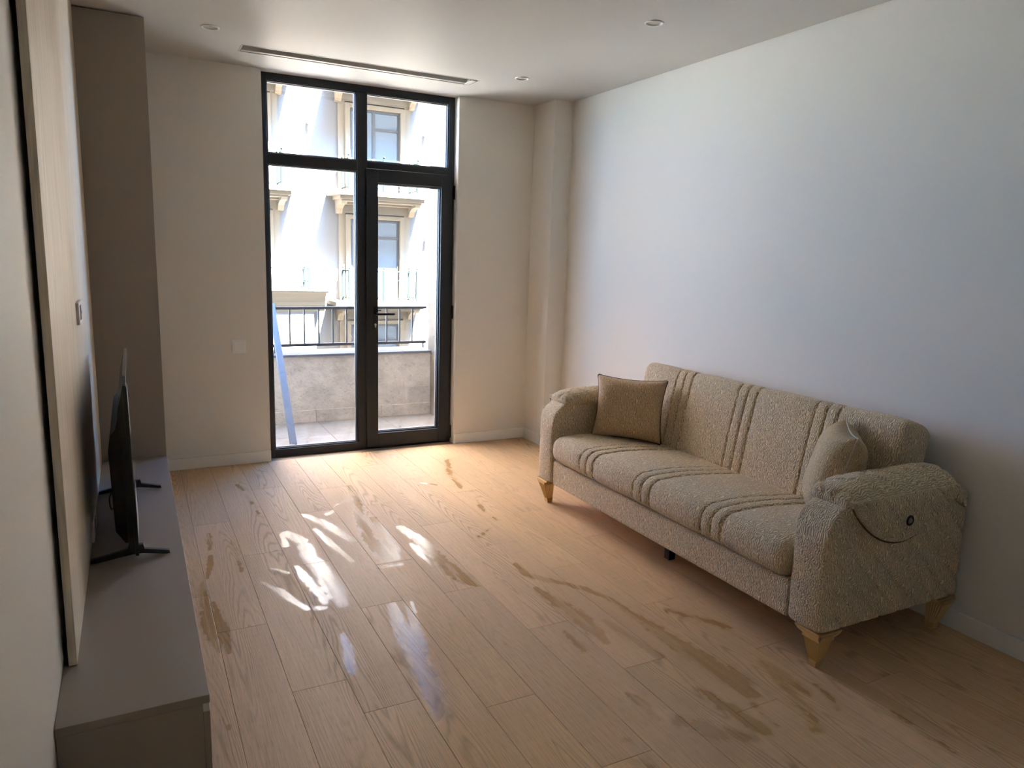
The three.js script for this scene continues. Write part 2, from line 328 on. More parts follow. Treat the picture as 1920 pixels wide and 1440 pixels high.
// ------------------------------------------------------------------ glazed balcony door and its fixed lights
{
  const w = structure('window_1', null, null, 'anthracite window frame with three fixed panes from floor to ceiling');
  const fz = [-0.145, -0.08];
  const fr = (name, x0, x1, y0, y1, z = fz) => part(name, box(x0, x1, y0, y1, z[0], z[1], 0.003), anthracite, w);
  fr('jamb', WX0, 0.882, 0, H); fr('jamb', 2.203, WX1, 0, H);
  fr('head_rail', 0.882, 2.203, 2.607, H); fr('sill_rail', 0.882, 1.502, 0, 0.058); fr('sill_rail', 1.562, 2.203, 0, 0.014);
  fr('mullion', 1.497, 1.567, 0.0, 2.607); fr('transom', 0.882, 1.497, 2.067, 2.136); fr('transom', 1.567, 2.203, 2.09, 2.136);
  const smearT = texture(256, 768, (i, j, o) => {                   // faint arcs left by a cloth on the lower half of the pane
    const x = i / 256 * 0.6, y = j / 768 * 1.9; let s = 0;
    for (let k = 0; k < 7; k++) { const c = rng(60 + k), cx = -0.3 + 0.5 * c(), cy = 0.1 + 0.5 * c(), r = Math.hypot(x - cx, (y - cy) * 0.8), R = 0.3 + 0.4 * c(), w = 0.006 + 0.02 * c(); s += Math.exp(-(((r - R) / w) ** 2)) * sstep(0.3, 0.7, vn(x * 9 + k * 7, y * 5)) * 0.6; }
    s *= sstep(1.25, 0.7, y) * (0.5 + 0.5 * vn(x * 120, y * 160)); s += 0.06 * fbm(x * 6, y * 5);
    o[0] = o[1] = o[2] = clamp(s * 0.42) * 255;
  });
  const smearM = new THREE.MeshStandardMaterial({ color: '#ffffff', roughness: 1, transparent: true, alphaMap: smearT, side: THREE.DoubleSide, depthWrite: false });
  const panes = [[0.882, 1.497, 2.136, 2.607], [1.567, 2.203, 2.136, 2.607], [0.882, 1.497, 0.058, 2.067]];
  const glaze = (parent, [x0, x1, y0, y1], zf) => {                 // bead, dark gasket, bright spacer and the pane itself
    const ring = (a, z0, z1, off) => merge([box(x0 + off, x1 - off, y0 + off, y0 + off + a, z0, z1), box(x0 + off, x1 - off, y1 - off - a, y1 - off, z0, z1), box(x0 + off, x0 + off + a, y0 + off + a, y1 - off - a, z0, z1), box(x1 - off - a, x1 - off, y0 + off + a, y1 - off - a, z0, z1)]);
    part('glazing_bead', ring(0.008, zf - 0.03, zf - 0.012, 0), anthracite, parent);
    part('gasket', ring(0.011, zf - 0.035, zf - 0.03, 0), gasket, parent);
    part('spacer', ring(0.0125, zf - 0.05, zf - 0.042, 0), alu, parent);
    part('pane', box(x0, x1, y0, y1, zf - 0.041, zf - 0.036), paneGlass, parent);
    if (y0 < 1) { const g = new THREE.PlaneGeometry(x1 - x0 - 0.02, y1 - y0 - 0.02); g.translate((x0 + x1) / 2, (y0 + y1) / 2, zf - 0.0355); part('wiping_smears', g, smearM, parent, 'faint pale wiping smears on the glass'); }
  };
  for (const p of panes) glaze(w, p, fz[1]);
  const d = structure('door_1', null, null, 'anthracite glazed balcony door leaf with black lever handle');
  const sz = [-0.14, -0.06], sa = (name, x0, x1, y0, y1) => part(name, box(x0, x1, y0, y1, sz[0] + 0.0, sz[1], 0.004), anthracite, d);
  // leaf rebated over the frame: the proud rim in front, the body behind it
  const rim = (name, x0, x1, y0, y1) => part(name, box(x0, x1, y0, y1, -0.0795, sz[1], 0.004), anthracite, d);
  rim('stile', 1.557, 1.645, 0.017, 2.085); rim('stile', 2.14, 2.235, 0.017, 2.085); rim('rail', 1.645, 2.14, 1.993, 2.085); rim('rail', 1.645, 2.14, 0.017, 0.122);
  part('sash_body', merge([box(1.57, 1.645, 0.03, 2.085, -0.14, -0.08), box(2.14, 2.2, 0.03, 2.085, -0.14, -0.08), box(1.645, 2.14, 1.993, 2.085, -0.14, -0.08), box(1.645, 2.14, 0.03, 0.122, -0.14, -0.08)]), anthracite, d);
  glaze(d, [1.645, 2.14, 0.122, 1.993], sz[1] - 0.012);
  const hd = part('handle_plate', box(1.607, 1.637, 0.918, 1.098, -0.06, -0.052, 0.004), black, d);
  part('lever', merge([tube([[1.622, 1.043, -0.052], [1.622, 1.043, -0.005]], 0.008, 4), box(1.612, 1.758, 1.034, 1.052, -0.014, -0.001, 0.005)]), black, d);
  part('lock_cylinder', merge([new THREE.CylinderGeometry(0.008, 0.008, 0.006, 20).rotateX(Math.PI / 2).translate(1.622, 0.962, -0.05), box(1.6175, 1.6265, 0.94, 0.962, -0.053, -0.047, 0.003)]), alu, d);
  for (const y of [0.09, 1.05, 1.96]) part('hinge', merge([new THREE.CylinderGeometry(0.008, 0.008, 0.1, 16).translate(2.24, y, -0.055), box(2.228, 2.247, y - 0.04, y + 0.04, -0.078, -0.058, 0.003)]), black, d);
  part('lever_outside', box(1.64, 1.71, 1.05, 1.062, -0.2, -0.185, 0.004), black, d);
  part('strike', box(2.212, 2.238, 0.018, 0.05, -0.062, -0.05, 0.003), black, d);
}

// ------------------------------------------------------------------ ceiling fittings
{
  const ringM = mat('#e8e8e4', 0.35), lensM = mat('#c4c4bd', 0.5);
  const spots = [[0.461, 0.786, 'round white recessed ceiling spot left of the long air slot'], [2.375, 2.131, 'round white recessed ceiling spot over the room, nearest to the viewer'], [2.375, 0.747, 'round white recessed ceiling spot near the corner pillar, right of the air slot']];
  const prof = [[0.034, 0.02], [0.034, 0.002], [0.038, -0.004], [0.045, -0.005], [0.048, -0.001], [0.048, 0]].map(([a, b]) => new THREE.Vector2(a, b));
  for (const [x, z, label] of spots) {
    const t = thing('ceiling_spot', label, 'ceiling light', [x, H, z], 'recessed spots in the ceiling');
    const ring = new THREE.LatheGeometry(prof, 40); ring.translate(x, H, z); part('ring', ring, ringM, t);
    const lens = new THREE.CylinderGeometry(0.034, 0.034, 0.006, 32); lens.translate(x, H + 0.005, z); part('lens', lens, lensM, t);
    part('housing', new THREE.CylinderGeometry(0.033, 0.03, 0.06, 24).translate(x, H + 0.04, z), mat('#777770', 0.6), t);
  }
  const a = thing('air_outlet', 'long grey slot air outlet in the ceiling above the balcony door', 'air vent', [1.41, H, 0.445]);
  const dark = mat('#4a4a47', 0.8), grey = mat('#b9b9b1', 0.5), mesh = mat('#8f8f89', 0.8);
  part('lining', merge([box(0.664, 2.164, H, H + 0.13, 0.366, 0.37), box(0.664, 2.164, H, H + 0.13, 0.519, 0.523), box(0.664, 2.164, H + 0.125, H + 0.13, 0.37, 0.519), box(0.663, 0.667, H, H + 0.13, 0.37, 0.519), box(2.161, 2.165, H, H + 0.13, 0.37, 0.519)]), dark, a);
  part('filter', prism([[0.44, H + 0.05], [0.46, H + 0.05], [0.5, H + 0.1], [0.48, H + 0.1]], 'x', 0.67, 2.158), mesh, a);
  part('deflector', prism([[0.37, H + 0.001], [0.405, H + 0.001], [0.43, H + 0.055], [0.42, H + 0.06], [0.37, H + 0.012]], 'x', 0.668, 1.02), grey, a);
  part('deflector', prism([[0.37, H + 0.001], [0.405, H + 0.001], [0.43, H + 0.055], [0.42, H + 0.06], [0.37, H + 0.012]], 'x', 1.022, 1.62), grey, a);
  part('deflector', prism([[0.37, H + 0.001], [0.405, H + 0.001], [0.43, H + 0.055], [0.42, H + 0.06], [0.37, H + 0.012]], 'x', 1.622, 2.12), grey, a);
  part('end_bracket', merge([box(2.123, 2.158, H - 0.002, H + 0.004, 0.372, 0.5, 0.001), box(2.123, 2.128, H + 0.004, H + 0.05, 0.372, 0.46)]), ringM, a, 'white end bracket');
  part('trim', merge([box(0.655, 2.173, H - 0.002, H, 0.36, 0.366), box(0.655, 2.173, H - 0.002, H, 0.523, 0.529), box(0.655, 0.663, H - 0.002, H, 0.366, 0.523), box(2.165, 2.173, H - 0.002, H, 0.366, 0.523)]), ringM, a);
}

// ------------------------------------------------------------------ switch and sockets
{
  const wp = mat('#f6f5f0', 0.35), dk = mat('#3a3a3c', 0.5);
  const s = thing('light_switch', 'square white rocker switch on the wall left of the balcony door', 'switch', [0.648, 0.832, 0]);
  part('plate', box(0.602, 0.694, 0.786, 0.878, 0, 0.009, 0.004), wp, s); part('rocker', prism([[0.008, 0.806], [0.011, 0.806], [0.0145, 0.86], [0.008, 0.86]], 'x', 0.621, 0.676), wp, s);
  const xw = -0.1765, socket = (y0, y1, z0, z1, label) => {
    const t = thing('wall_socket', label, 'socket', [xw, (y0 + y1) / 2, (z0 + z1) / 2]), zc = (z0 + z1) / 2, yc = (y0 + y1) / 2;
    part('plate', box(xw, xw + 0.011, y0, y1, z0, z1, 0.003), wp, t);
    part('insert', box(xw + 0.011, xw + 0.0125, yc - 0.028, yc + 0.028, zc - 0.03, zc + 0.03, 0.0005), dk, t, 'dark socket insert');
    for (const dz of [-0.012, 0.012]) part('port', new THREE.CylinderGeometry(0.005, 0.005, 0.003, 14).rotateZ(Math.PI / 2).translate(xw + 0.0135, yc, zc + dz), alu, t);
    return t;
  };
  socket(1.188, 1.272, 1.86, 2.03, 'white wall socket high on the light wood panel above the television');
  socket(0.33, 0.414, 1.86, 2.08, 'low white wall socket on the wood panel behind the television foot');
}

// ------------------------------------------------------------------ wood panel, tall cabinet, low unit
const oak = (() => {
  const t = texture(1024, 1024, (i, j, o) => {                      // 1.1 m by 2.4 m, grain upright
    const x = i / 1024 * 1.1, y = j / 1024 * 2.4, wob = fbm(x * 9, y * 0.9, 3) * 3;
    let g = 0.5 + 0.5 * Math.sin((x * 26 + wob * 2.2) * 6.2832); g = g * g;
    const f = vn(x * 500, y * 7) * 0.5 + vn(x * 180, y * 2.5) * 0.5, v = 1.02 - 0.08 * g - 0.14 * (f - 0.5);
    o[0] = 226 * v; o[1] = 210 * v; o[2] = 184 * v;
  }, true);
  t.repeat.set(1 / 1.1, 1 / 2.4);
  return new THREE.MeshStandardMaterial({ map: t, roughness: 0.42 });
})();
{
  const p = thing('wood_panel', 'light oak veneer wall panel standing off the left wall behind the television', 'wall panel', [-0.187, 0.318, 1.905]);
  part('board', worldUV(box(-0.1975, -0.1765, 0.3185, 2.652, 0.802, 3.012, 0.0008)), oak, p);
  for (const z of [0.83, 2.1]) part('batten', box(XL + 0.0005, -0.1975, 0.33, 2.64, z, z + 0.04), mat('#3a2a1e', 0.8), p, 'dark batten in the gap behind the board');
  const c = thing('tall_cabinet', 'tall dark taupe cabinet side from the low unit up to the ceiling', 'cabinet', [-0.034, 0, 0.4]);
  part('side_panel', box(XL + 0.001, 0.1435, 0.3185, 2.646, 0.782, 0.8, 0.001), taupe, c);
  part('carcass', box(XL + 0.001, 0.125, 0.3185, 2.64, 0.002, 0.781, 0.001), taupe, c);
  part('door', box(0.126, 0.1435, 0.322, 2.644, 0.016, 0.78, 0.001), taupe, c);
  const u = thing('low_unit', 'long low taupe media unit along the left wall', 'media unit', [-0.034, 0, 1.66]);
  part('worktop', box(XL + 0.001, 0.1445, 0.294, 0.318, 0.002, 3.313, 0.0012), taupe, u);
  part('end_panel', box(XL + 0.003, 0.1265, 0.0, 0.2935, 3.295, 3.3125, 0.001), taupe, u);
  part('carcass', box(XL + 0.003, 0.1, 0.05, 0.2935, 0.01, 3.2945), taupe, u);
  part('plinth', box(XL + 0.02, 0.08, 0, 0.05, 0.01, 3.29), taupe, u);
  part('grip_rail', box(0.1003, 0.124, 0.27, 0.2935, 0.016, 3.2945, 0.001), mat('#c9c6bb', 0.4), u, 'pale recessed grip rail under the worktop');
  part('grip_end', box(0.127, 0.1425, 0.2695, 0.2935, 3.285, 3.312, 0.001), mat('#cfccc0', 0.45), u, 'pale end piece of the grip rail');
  for (let k = 0; k < 4; k++) part('drawer_front', box(0.127, 0.1445, 0.012, 0.2685, 0.018 + k * 0.8238, 0.018 + (k + 1) * 0.8238 - 0.003, 0.001), taupe, u);
}

// ------------------------------------------------------------------ television on the low unit, seen edge on
{
  const t = thing('television', 'thin black flat television on splayed feet on the low unit', 'television', [-0.02, 0.318, 1.78]);
  const z0 = 1.225, z1 = 2.325, y0 = 0.347, y1 = 0.995, xs = -0.0105, lean = (y) => -0.0115 * (y - y0) / (y1 - y0);
  const L = (g) => { const p = g.attributes.position; for (let i = 0; i < p.count; i++) p.setX(i, p.getX(i) + lean(p.getY(i))); g.computeVertexNormals(); return g; };
  part('screen', L(box(xs - 0.012, xs, y0, y1, z0, z1, 0.002)), black, t);
  part('display', L(box(xs, xs + 0.0008, y0 + 0.016, y1 - 0.008, z0 + 0.008, z1 - 0.008)), mat('#08090b', 0.12), t);
  // rear housing: thicker low down, curved off at the top
  part('rear_housing', L(prism([[xs - 0.012, y0 + 0.004], [xs - 0.045, y0 + 0.01], [xs - 0.075, y0 + 0.06], [xs - 0.078, y0 + 0.38], [xs - 0.068, y0 + 0.44], [xs - 0.05, y0 + 0.46], [xs - 0.04, y0 + 0.5], [xs - 0.03, y0 + 0.58], [xs - 0.012, y1 - 0.02]], 'z', z0 + 0.16, z1 - 0.12, 0.006)), mat('#09090a', 0.5), t);
  part('rear_shell', L(prism([[xs - 0.012, y0], [xs - 0.032, y0 + 0.02], [xs - 0.032, y1 - 0.09], [xs - 0.012, y1 - 0.008]], 'z', z0 + 0.02, z1 - 0.02, 0.004)), mat('#0b0b0c', 0.5), t);
  for (const z of [1.395, 2.262]) {
    const f = part('foot', merge([
      prism([[-0.045, 0.37], [0.005, 0.37], [0.01, 0.352], [0.094, 0.332], [0.0965, 0.3185], [0.082, 0.3185], [0.0, 0.334], [-0.03, 0.334], [-0.158, 0.3185], [-0.174, 0.3185], [-0.172, 0.332], [-0.05, 0.356]], 'z', z - 0.011, z + 0.011, 0.003)]), black, t);
  }
  const film = new THREE.MeshPhysicalMaterial({ color: 0xffffff, roughness: 0.06, transmission: 0.92, thickness: 0, ior: 1.45, side: THREE.DoubleSide });
  part('film', L(merge([box(xs + 0.0015, xs + 0.0022, y0 + 0.1, y1 + 0.002, z0, z1 + 0.004), box(xs - 0.013, xs + 0.0022, y1 + 0.001, y1 + 0.0017, z0, z1 - 0.2)])), film, t, 'clear protective film still on the screen edge');
  const tape = mat('#c8d2e4', 0.35);
  part('film_strip', L(box(xs + 0.003, xs + 0.0036, y0 + 0.05, y0 + 0.2, z1 - 0.32, z1 - 0.005)), tape, t, 'pale strip of loose film');
  part('film_strip', L(box(xs + 0.003, xs + 0.0036, y0 + 0.46, y1 - 0.006, z1 - 0.12, z1)), tape, t, 'pale strip of loose film');
  part('cable', tube([[-0.088, 0.5, 1.9], [-0.11, 0.46, 1.92], [-0.105, 0.4, 1.9], [-0.085, 0.42, 1.86]], 0.003, 20, 6), black, t);
}

// ------------------------------------------------------------------ sofa
const fabricMaps = (() => {                                         // crinkled bouclé, 0.16 m a side, crinkles running along v
  const N = 512, hgt = new Float32Array(N * N);
  for (let j = 0; j < N; j++) for (let i = 0; i < N; i++) {
    const u = i / N, v = j / N, w1 = pn(u * 9, v * 7, 9, 7), w2 = pn(u * 22 + 7, v * 24 + 3, 22, 24);
    const ph = u * 22 + (w1 - 0.5) * 1.3 + (w2 - 0.5) * 0.75;
    let r = 0.5 + 0.5 * Math.cos(ph * 6.2832);
    r = Math.pow(r, 0.8) * (0.5 + 0.75 * pn(u * 22 + 3, v * 30 + 9, 22, 30));
    r = r * 0.82 + 0.18 * pn(u * 110, v * 110, 110, 110);
    hgt[j * N + i] = clamp(r);
  }
  const c = texture(N, N, (i, j, o) => { const h = hgt[j * N + i], v = 0.74 + 0.4 * h; o[0] = 228 * v; o[1] = 206 * v; o[2] = 170 * v; }, true);
  const b = texture(N, N, (i, j, o) => { o[0] = o[1] = o[2] = hgt[j * N + i] * 255; });
  return [c, b];
})();
const fabric = (turn, tint = '#ffffff', bump = 0.0034) => {
  const [c, b] = fabricMaps.map((t) => { const k = t.clone(); k.repeat.set(1 / 0.19, 1 / 0.19); k.rotation = turn; k.needsUpdate = true; return k; });
  return new THREE.MeshPhysicalMaterial({ color: new THREE.Color(tint), map: c, bumpMap: b, bumpScale: bump, roughness: 0.95, sheen: 0.25, sheenRoughness: 0.6, sheenColor: new THREE.Color('#a89478') });
};
const cloth = fabric(0), clothDark = fabric(0, '#e2d8cc');
const gold = mat('#cfb27c', 0.34, { metalness: 0.45 });
const MID = 5.045;                                                  // near z + far z of mirrored pieces
const groove = (v, c, w) => { const d = (v - c) / w; return Math.exp(-d * d); };
const seams = (z) => { let s = 0; for (const c of [2.02, 2.51, 3.0]) for (const k of [-0.063, 0, 0.063]) s += groove(z, c + k, 0.0048); return s; };
const swell = (z) => { let s = 0; const e = [1.635, 1.957, 2.02, 2.083, 2.447, 2.51, 2.573, 2.937, 3.0, 3.063, 3.41]; for (let i = 0; i < e.length - 1; i++) if (z > e[i] && z <= e[i + 1]) { const t = (z - e[i]) / (e[i + 1] - e[i]); s = Math.pow(4 * t * (1 - t), 0.45) * (e[i + 1] - e[i] > 0.1 ? 1 : 0.8); } return s; };
{
  const s = thing('sofa', 'beige textured fabric three seat sofa with gold feet against the right wall', 'sofa', [2.6, 0, 2.5225]);
  // seat cushion
  part('seat', softBox([2.187, 2.83, 0.297, 0.45, 1.632, 3.413], 0.055, [44, 12, 640], (p, n) => {
    const f = Math.max(n[1], 0) + Math.max(-n[0], 0); if (f <= 0) return 0;
    return Math.min(f, 1) * (-0.011 * seams(p[2]) + 0.009 * swell(p[2]) + (n[0] < -0.5 ? 0.006 * Math.sin(clamp((p[1] - 0.297) / 0.15) * Math.PI) : 0.01 * Math.sin(clamp((p[0] - 2.187) / 0.64) * Math.PI)));
  }, (p) => [p[0] + (p[1] < 0.34 ? (0.34 - p[1]) * 0.25 : 0), p[1] - 0.028 * sstep(2.3, 2.83, p[0]), p[2]]), cloth, s);
  part('base', softBox([2.205, 2.96, 0.152, 0.3, 1.628, 3.417], 0.012, [6, 6, 80]), cloth, s);
  // backrest, leaning back
  const bx = (a, b) => [2.752 + a * 0.955 + b * 0.19, 0.385 - a * 0.3 + b * 0.984];
  part('backrest', softBox([0, 0.178, 0, 0.505, 1.628, 3.408], 0.05, [8, 40, 640], (p, n) => {
    const f = Math.max(-n[0], 0) + 0.9 * Math.max(n[1], 0); if (f <= 0) return 0;
    return Math.min(f, 1) * (-0.01 * seams(p[2]) * (n[1] > 0.6 ? 0.5 : 1) + 0.009 * swell(p[2]) + 0.008 * Math.sin(clamp(p[1] / 0.5) * Math.PI));
  }, (p) => { const [x, y] = bx(p[0], p[1]); return [x, y, p[2]]; }), cloth, s);
  // arms: upright slab with a round nose, quilted outside
  const x0 = 2.197, x1 = 3.015, ya = 0.155, yb = 0.645, R = 0.125;
  const top = (x) => { const d = clamp((x0 + R - x) / R, 0, 1), e = clamp((x - (x1 - 0.06)) / 0.06, 0, 1); return yb - R * (1 - Math.sqrt(Math.max(0, 1 - d * d))) - 0.05 * e * e; };
  const quilt = (x, y, two) => { const q = (k) => { let d = k / 0.109; d -= Math.round(d); return Math.exp(-((d * 0.0736 / 0.0055) ** 2)); }; let g = q(x + 1.091 * y - 2.715); if (two) g = Math.max(g, 0.8 * q(x - 1.091 * y - 2.0)); return g; };
  const arm = softBox([x0, x1, ya, yb, 3.42, 3.583], 0.024, [170, 120, 10], (p, n) => {
    let d = 0;
    if (n[2] > 0.3) { const m = sstep(0.02, 0.06, p[0] - x0) * Math.min(1, n[2]); d += m * (-0.009 * quilt(p[0], ya + (p[1] - ya) * (top(p[0]) - ya) / (yb - ya)) + 0.003); }
    if (n[0] < -0.5) d += 0.007 * Math.sin(clamp((p[2] - 3.42) / 0.163) * Math.PI);
    return d;
  }, (p) => [p[0] + 0.012 * sstep(0.32, 0.15, p[1]) * 0.4, ya + (p[1] - ya) * (top(clamp(p[0], x0, x1)) - ya) / (yb - ya), p[2]], (w) => w[0] - (yb - w[1]));
  part('arm', arm.clone(), cloth, s); part('arm', mirrorZ(arm, MID), cloth, s);
  // padded cushion draped over each arm, with a round flap outside
  const px0 = 2.272, px1 = 2.985;
  const padTop = softBox([px0, px1, 0.618, 0.702, 3.404, 3.608], 0.036, [110, 8, 44], (p, n) => (n[1] > 0.1 || n[2] > 0.3 ? -0.007 * quilt(p[0] + (p[2] - 3.5) * 0.8, 0.62, false) - 0.006 * quilt(p[0] - (p[2] - 3.5) * 0.8, 0.62, false) : 0) + (n[1] > 0 ? n[1] * 0.018 * Math.sin(clamp((p[2] - 3.408) / 0.192) * Math.PI) : 0), (p) => {
    const t = (p[0] - px0) / (px1 - px0), k = lerp(0.84, 1, sstep(0, 0.2, t)) - 0.5 * sstep(0.82, 1, t) ;
    const dz = (p[2] - 3.504) / 0.096, sag = Math.max(0, dz) ** 2 * 0.028;
    return [p[0], 0.62 + (p[1] - 0.618) * k - sag - 0.05 * sstep(0.85, 1, t), p[2]];
  });
  const fb = (x) => { const t = clamp((x - 2.272) / (2.9 - 2.272)); return 0.655 - 0.178 * Math.pow(Math.sin(Math.PI * Math.pow(t, 0.92)), 0.85); };
  const flap = softBox([2.274, 2.898, 0.46, 0.665, 3.575, 3.616], 0.013, [160, 60, 3], (p, n) => (n[2] > 0.4 ? -0.008 * quilt(p[0], 0.665 - (0.665 - p[1]) * (0.665 - fb(p[0])) / 0.205, true) : 0), (p) => [p[0], 0.665 - (0.665 - p[1]) * (0.665 - fb(p[0])) / 0.205, p[2]]);
  const pad = mergeGeometries([padTop, flap]);
  part('arm_cushion', pad.clone(), cloth, s); part('arm_cushion', mirrorZ(pad, MID), cloth, s);
  const cord = tube(Array.from({ length: 25 }, (_, i) => { const x = 2.276 + 0.6 * i / 24; return [x, fb(x) - 0.004, 3.601]; }), 0.0035, 90, 6);
  part('flap_cord', cord.clone(), mat('#6b5746', 0.95), s, 'dark cord along the flap edge'); part('flap_cord', mirrorZ(plain(cord), MID), mat('#6b5746', 0.95), s, 'dark cord along the flap edge');
  const btn = merge([new THREE.CylinderGeometry(0.0205, 0.022, 0.008, 28).rotateX(Math.PI / 2).translate(2.59, 0.56, 3.611), new THREE.TorusGeometry(0.0165, 0.005, 10, 28).translate(2.59, 0.56, 3.616)]);
  const boss = new THREE.SphereGeometry(0.011, 20, 12).scale(1, 1, 0.5).translate(2.593, 0.559, 3.616);
  const b1 = part('button', btn.clone(), mat('#2a1d14', 0.4), s, 'dark ring button on the arm flap'); part('button_centre', boss.clone(), mat('#a59a8c', 0.4), b1);
  const b2 = part('button', mirrorZ(btn, MID), mat('#2a1d14', 0.4), s, 'dark ring button on the arm flap'); part('button_centre', mirrorZ(plain(boss), MID), mat('#a59a8c', 0.4), b2);
  // gold feet: corner bracket in two steps, fluted taper, plain shoe
  function foot() {                                                 // corner at (0, 0), leg inwards along +x and -z
    const wing = (d, t) => [[0, 0.158], [0.115, 0.158], [0.112, 0.15], [0.1, 0.143], [0.055, d], [0, d]];
    const a = prism(wing(0.133), 'z', -0.016, 0.004, 0.001), b = prism(wing(0.133).map(([u, v]) => [-u, v]).reverse(), 'x', -0.004, 0.016, 0.001);
    const a2 = prism([[0.0, 0.15], [0.1, 0.15], [0.06, 0.14], [0, 0.14]], 'z', 0.002, 0.007, 0.001), b2 = prism([[0, 0.15], [-0.1, 0.15], [-0.06, 0.14], [0, 0.14]].reverse(), 'x', -0.007, -0.002, 0.001);
    const cap = box(-0.001, 0.08, 0.124, 0.136, -0.08, 0.001, 0.002);
    const ring = (y, c, s, fl) => { const o = [], n = 6; for (let e = 0; e < 4; e++) for (let k = 0; k < n * 2; k++) { const t = k / (n * 2) * 2 - 1, in_ = (k % 2 ? fl : 0), q = [[t, 1 - in_], [1 - in_, -t], [-t, -1 + in_], [-1 + in_, t]][e]; o.push([c[0] + q[0] * s, y, c[1] + q[1] * s]); } return o; };
    const loft = (r0, r1) => { const p = [], n = r0.length, mid = (r) => r.reduce((m, q) => [m[0] + q[0] / n, m[1] + q[1] / n, m[2] + q[2] / n], [0, 0, 0]); for (let i = 0; i < n; i++) { const j = (i + 1) % n; p.push(...r0[i], ...r1[j], ...r1[i], ...r0[i], ...r0[j], ...r1[j]); p.push(...r1[i], ...r1[j], ...mid(r1)); p.push(...r0[j], ...r0[i], ...mid(r0)); } const g = new THREE.BufferGeometry(); g.setAttribute('position', new THREE.Float32BufferAttribute(p, 3)); g.setAttribute('uv', new THREE.Float32BufferAttribute(new Array(p.length / 3 * 2).fill(0), 2)); g.computeVertexNormals(); return g; };
    const shaft = loft(ring(0.028, [0.05, -0.049], 0.0185, 0.17), ring(0.126, [0.038, -0.038], 0.036, 0.15)), shoe = loft(ring(0, [0.0525, -0.051], 0.0155, 0), ring(0.029, [0.05, -0.049], 0.0205, 0));
    return merge([a, b, a2, b2, cap, shaft, shoe]);
  }
  const flipX = (g, c) => { g = g.clone(); const p = g.attributes.position; for (let i = 0; i < p.count; i++) p.setX(i, c - p.getX(i)); for (const k of ['position', 'uv']) { const at = g.attributes[k], z = at.itemSize, a = at.array; for (let i = 0; i < at.count; i += 3) for (let e = 0; e < z; e++) { const t = a[i * z + e]; a[i * z + e] = a[(i + 1) * z + e]; a[(i + 1) * z + e] = t; } } g.computeVertexNormals(); return g; };
  const f1 = foot().translate(x0 + 0.004, 0, 3.582), f2 = flipX(f1, x0 + x1 + 0.0);
  part('foot', f1.clone(), gold, s); part('foot', f2.clone(), gold, s); part('foot', mirrorZ(f1, MID), gold, s); part('foot', mirrorZ(f2, MID), gold, s);
  part('centre_support', box(2.37, 2.41, 0, 0.153, 2.49, 2.53, 0.002), black, s, 'black square support under the middle');
}

// ------------------------------------------------------------------ cushions on the sofa
function pillow(w, h, t) {
  const n = 44, pos = [], uv = [], idx = [];
  for (const s of [1, -1]) {
    const base = pos.length / 3;
    for (let j = 0; j <= n; j++) for (let i = 0; i <= n; i++) {
      const u = i / n * 2 - 1, v = j / n * 2 - 1, e = Math.pow(Math.max(0, (1 - u ** 4) * (1 - v ** 4)), 0.55);
      const cu = 1 - 0.07 * (1 - v * v) ** 1 * Math.abs(u) ** 3 + 0.02 * (u * v) ** 2, cv = 1 - 0.07 * (1 - u * u) * Math.abs(v) ** 3 + 0.02 * (u * v) ** 2;
      const wr = 0.006 * (vn(u * 3.1 + 20 + s, v * 3.3 + 11) - 0.5) * e;
      pos.push(u * w / 2 * cu, v * h / 2 * cv, s * (t / 2 * e + wr)); uv.push(u * w / 2 * cu + Math.sign(u) * u * u * t / 2 * (1 - e), v * h / 2 * cv + Math.sign(v) * v * v * t / 2 * (1 - e));
    }
    for (let j = 0; j < n; j++) for (let i = 0; i < n; i++) { const a = base + j * (n + 1) + i, b = a + 1, c = a + n + 1, d = c + 1; if (s > 0) idx.push(a, b, d, a, d, c); else idx.push(a, d, b, a, c, d); }
  }
  const g = new THREE.BufferGeometry(); g.setAttribute('position', new THREE.Float32BufferAttribute(pos, 3)); g.setAttribute('uv', new THREE.Float32BufferAttribute(uv, 2)); g.setIndex(idx); return smooth(g);
}
function piping(w, h, r, off) {
  const P = []; const n = 60;
  for (let k = 0; k < n; k++) { const a = k / n * 4, e = Math.floor(a), t = (a - e) * 2 - 1, [u, v] = [[t, -1], [1, t], [-t, 1], [-1, -t]][e]; const cu = 1 - 0.07 * (1 - v * v) * Math.abs(u) ** 3 + 0.02 * (u * v) ** 2, cv = 1 - 0.07 * (1 - u * u) * Math.abs(v) ** 3 + 0.02 * (u * v) ** 2; P.push(new THREE.Vector3(u * w / 2 * cu, v * h / 2 * cv, off)); }
  return new THREE.TubeGeometry(new THREE.CatmullRomCurve3(P, true), 200, r, 6, true);
}
function addPillow(label, pos, dir, size, clothMat, pipeMat) {
  const t = thing('throw_pillow', label, 'cushion', pos, null);
  const N = new THREE.Vector3(...dir[0]).normalize(), U = new THREE.Vector3(...dir[1]).normalize(), X = new THREE.Vector3().crossVectors(U, N).normalize(), Y = new THREE.Vector3().crossVectors(N, X);
  const m = new THREE.Matrix4().makeBasis(X, Y, N).setPosition(...pos);
  part('cover', pillow(...size).applyMatrix4(m), clothMat, t);
  part('piping', piping(size[0], size[1], 0.004, -0.004).applyMatrix4(m), pipeMat, t, 'dark seam edge');
  return t;
}
const pillowCloth = fabric(0, '#ecdfd6', 0.0018), pillowLight = fabric(0, '#f4ecdf', 0.0025);
const seamDark = mat('#3a2a22', 0.9), seamLight = mat('#c9b89f', 0.9);
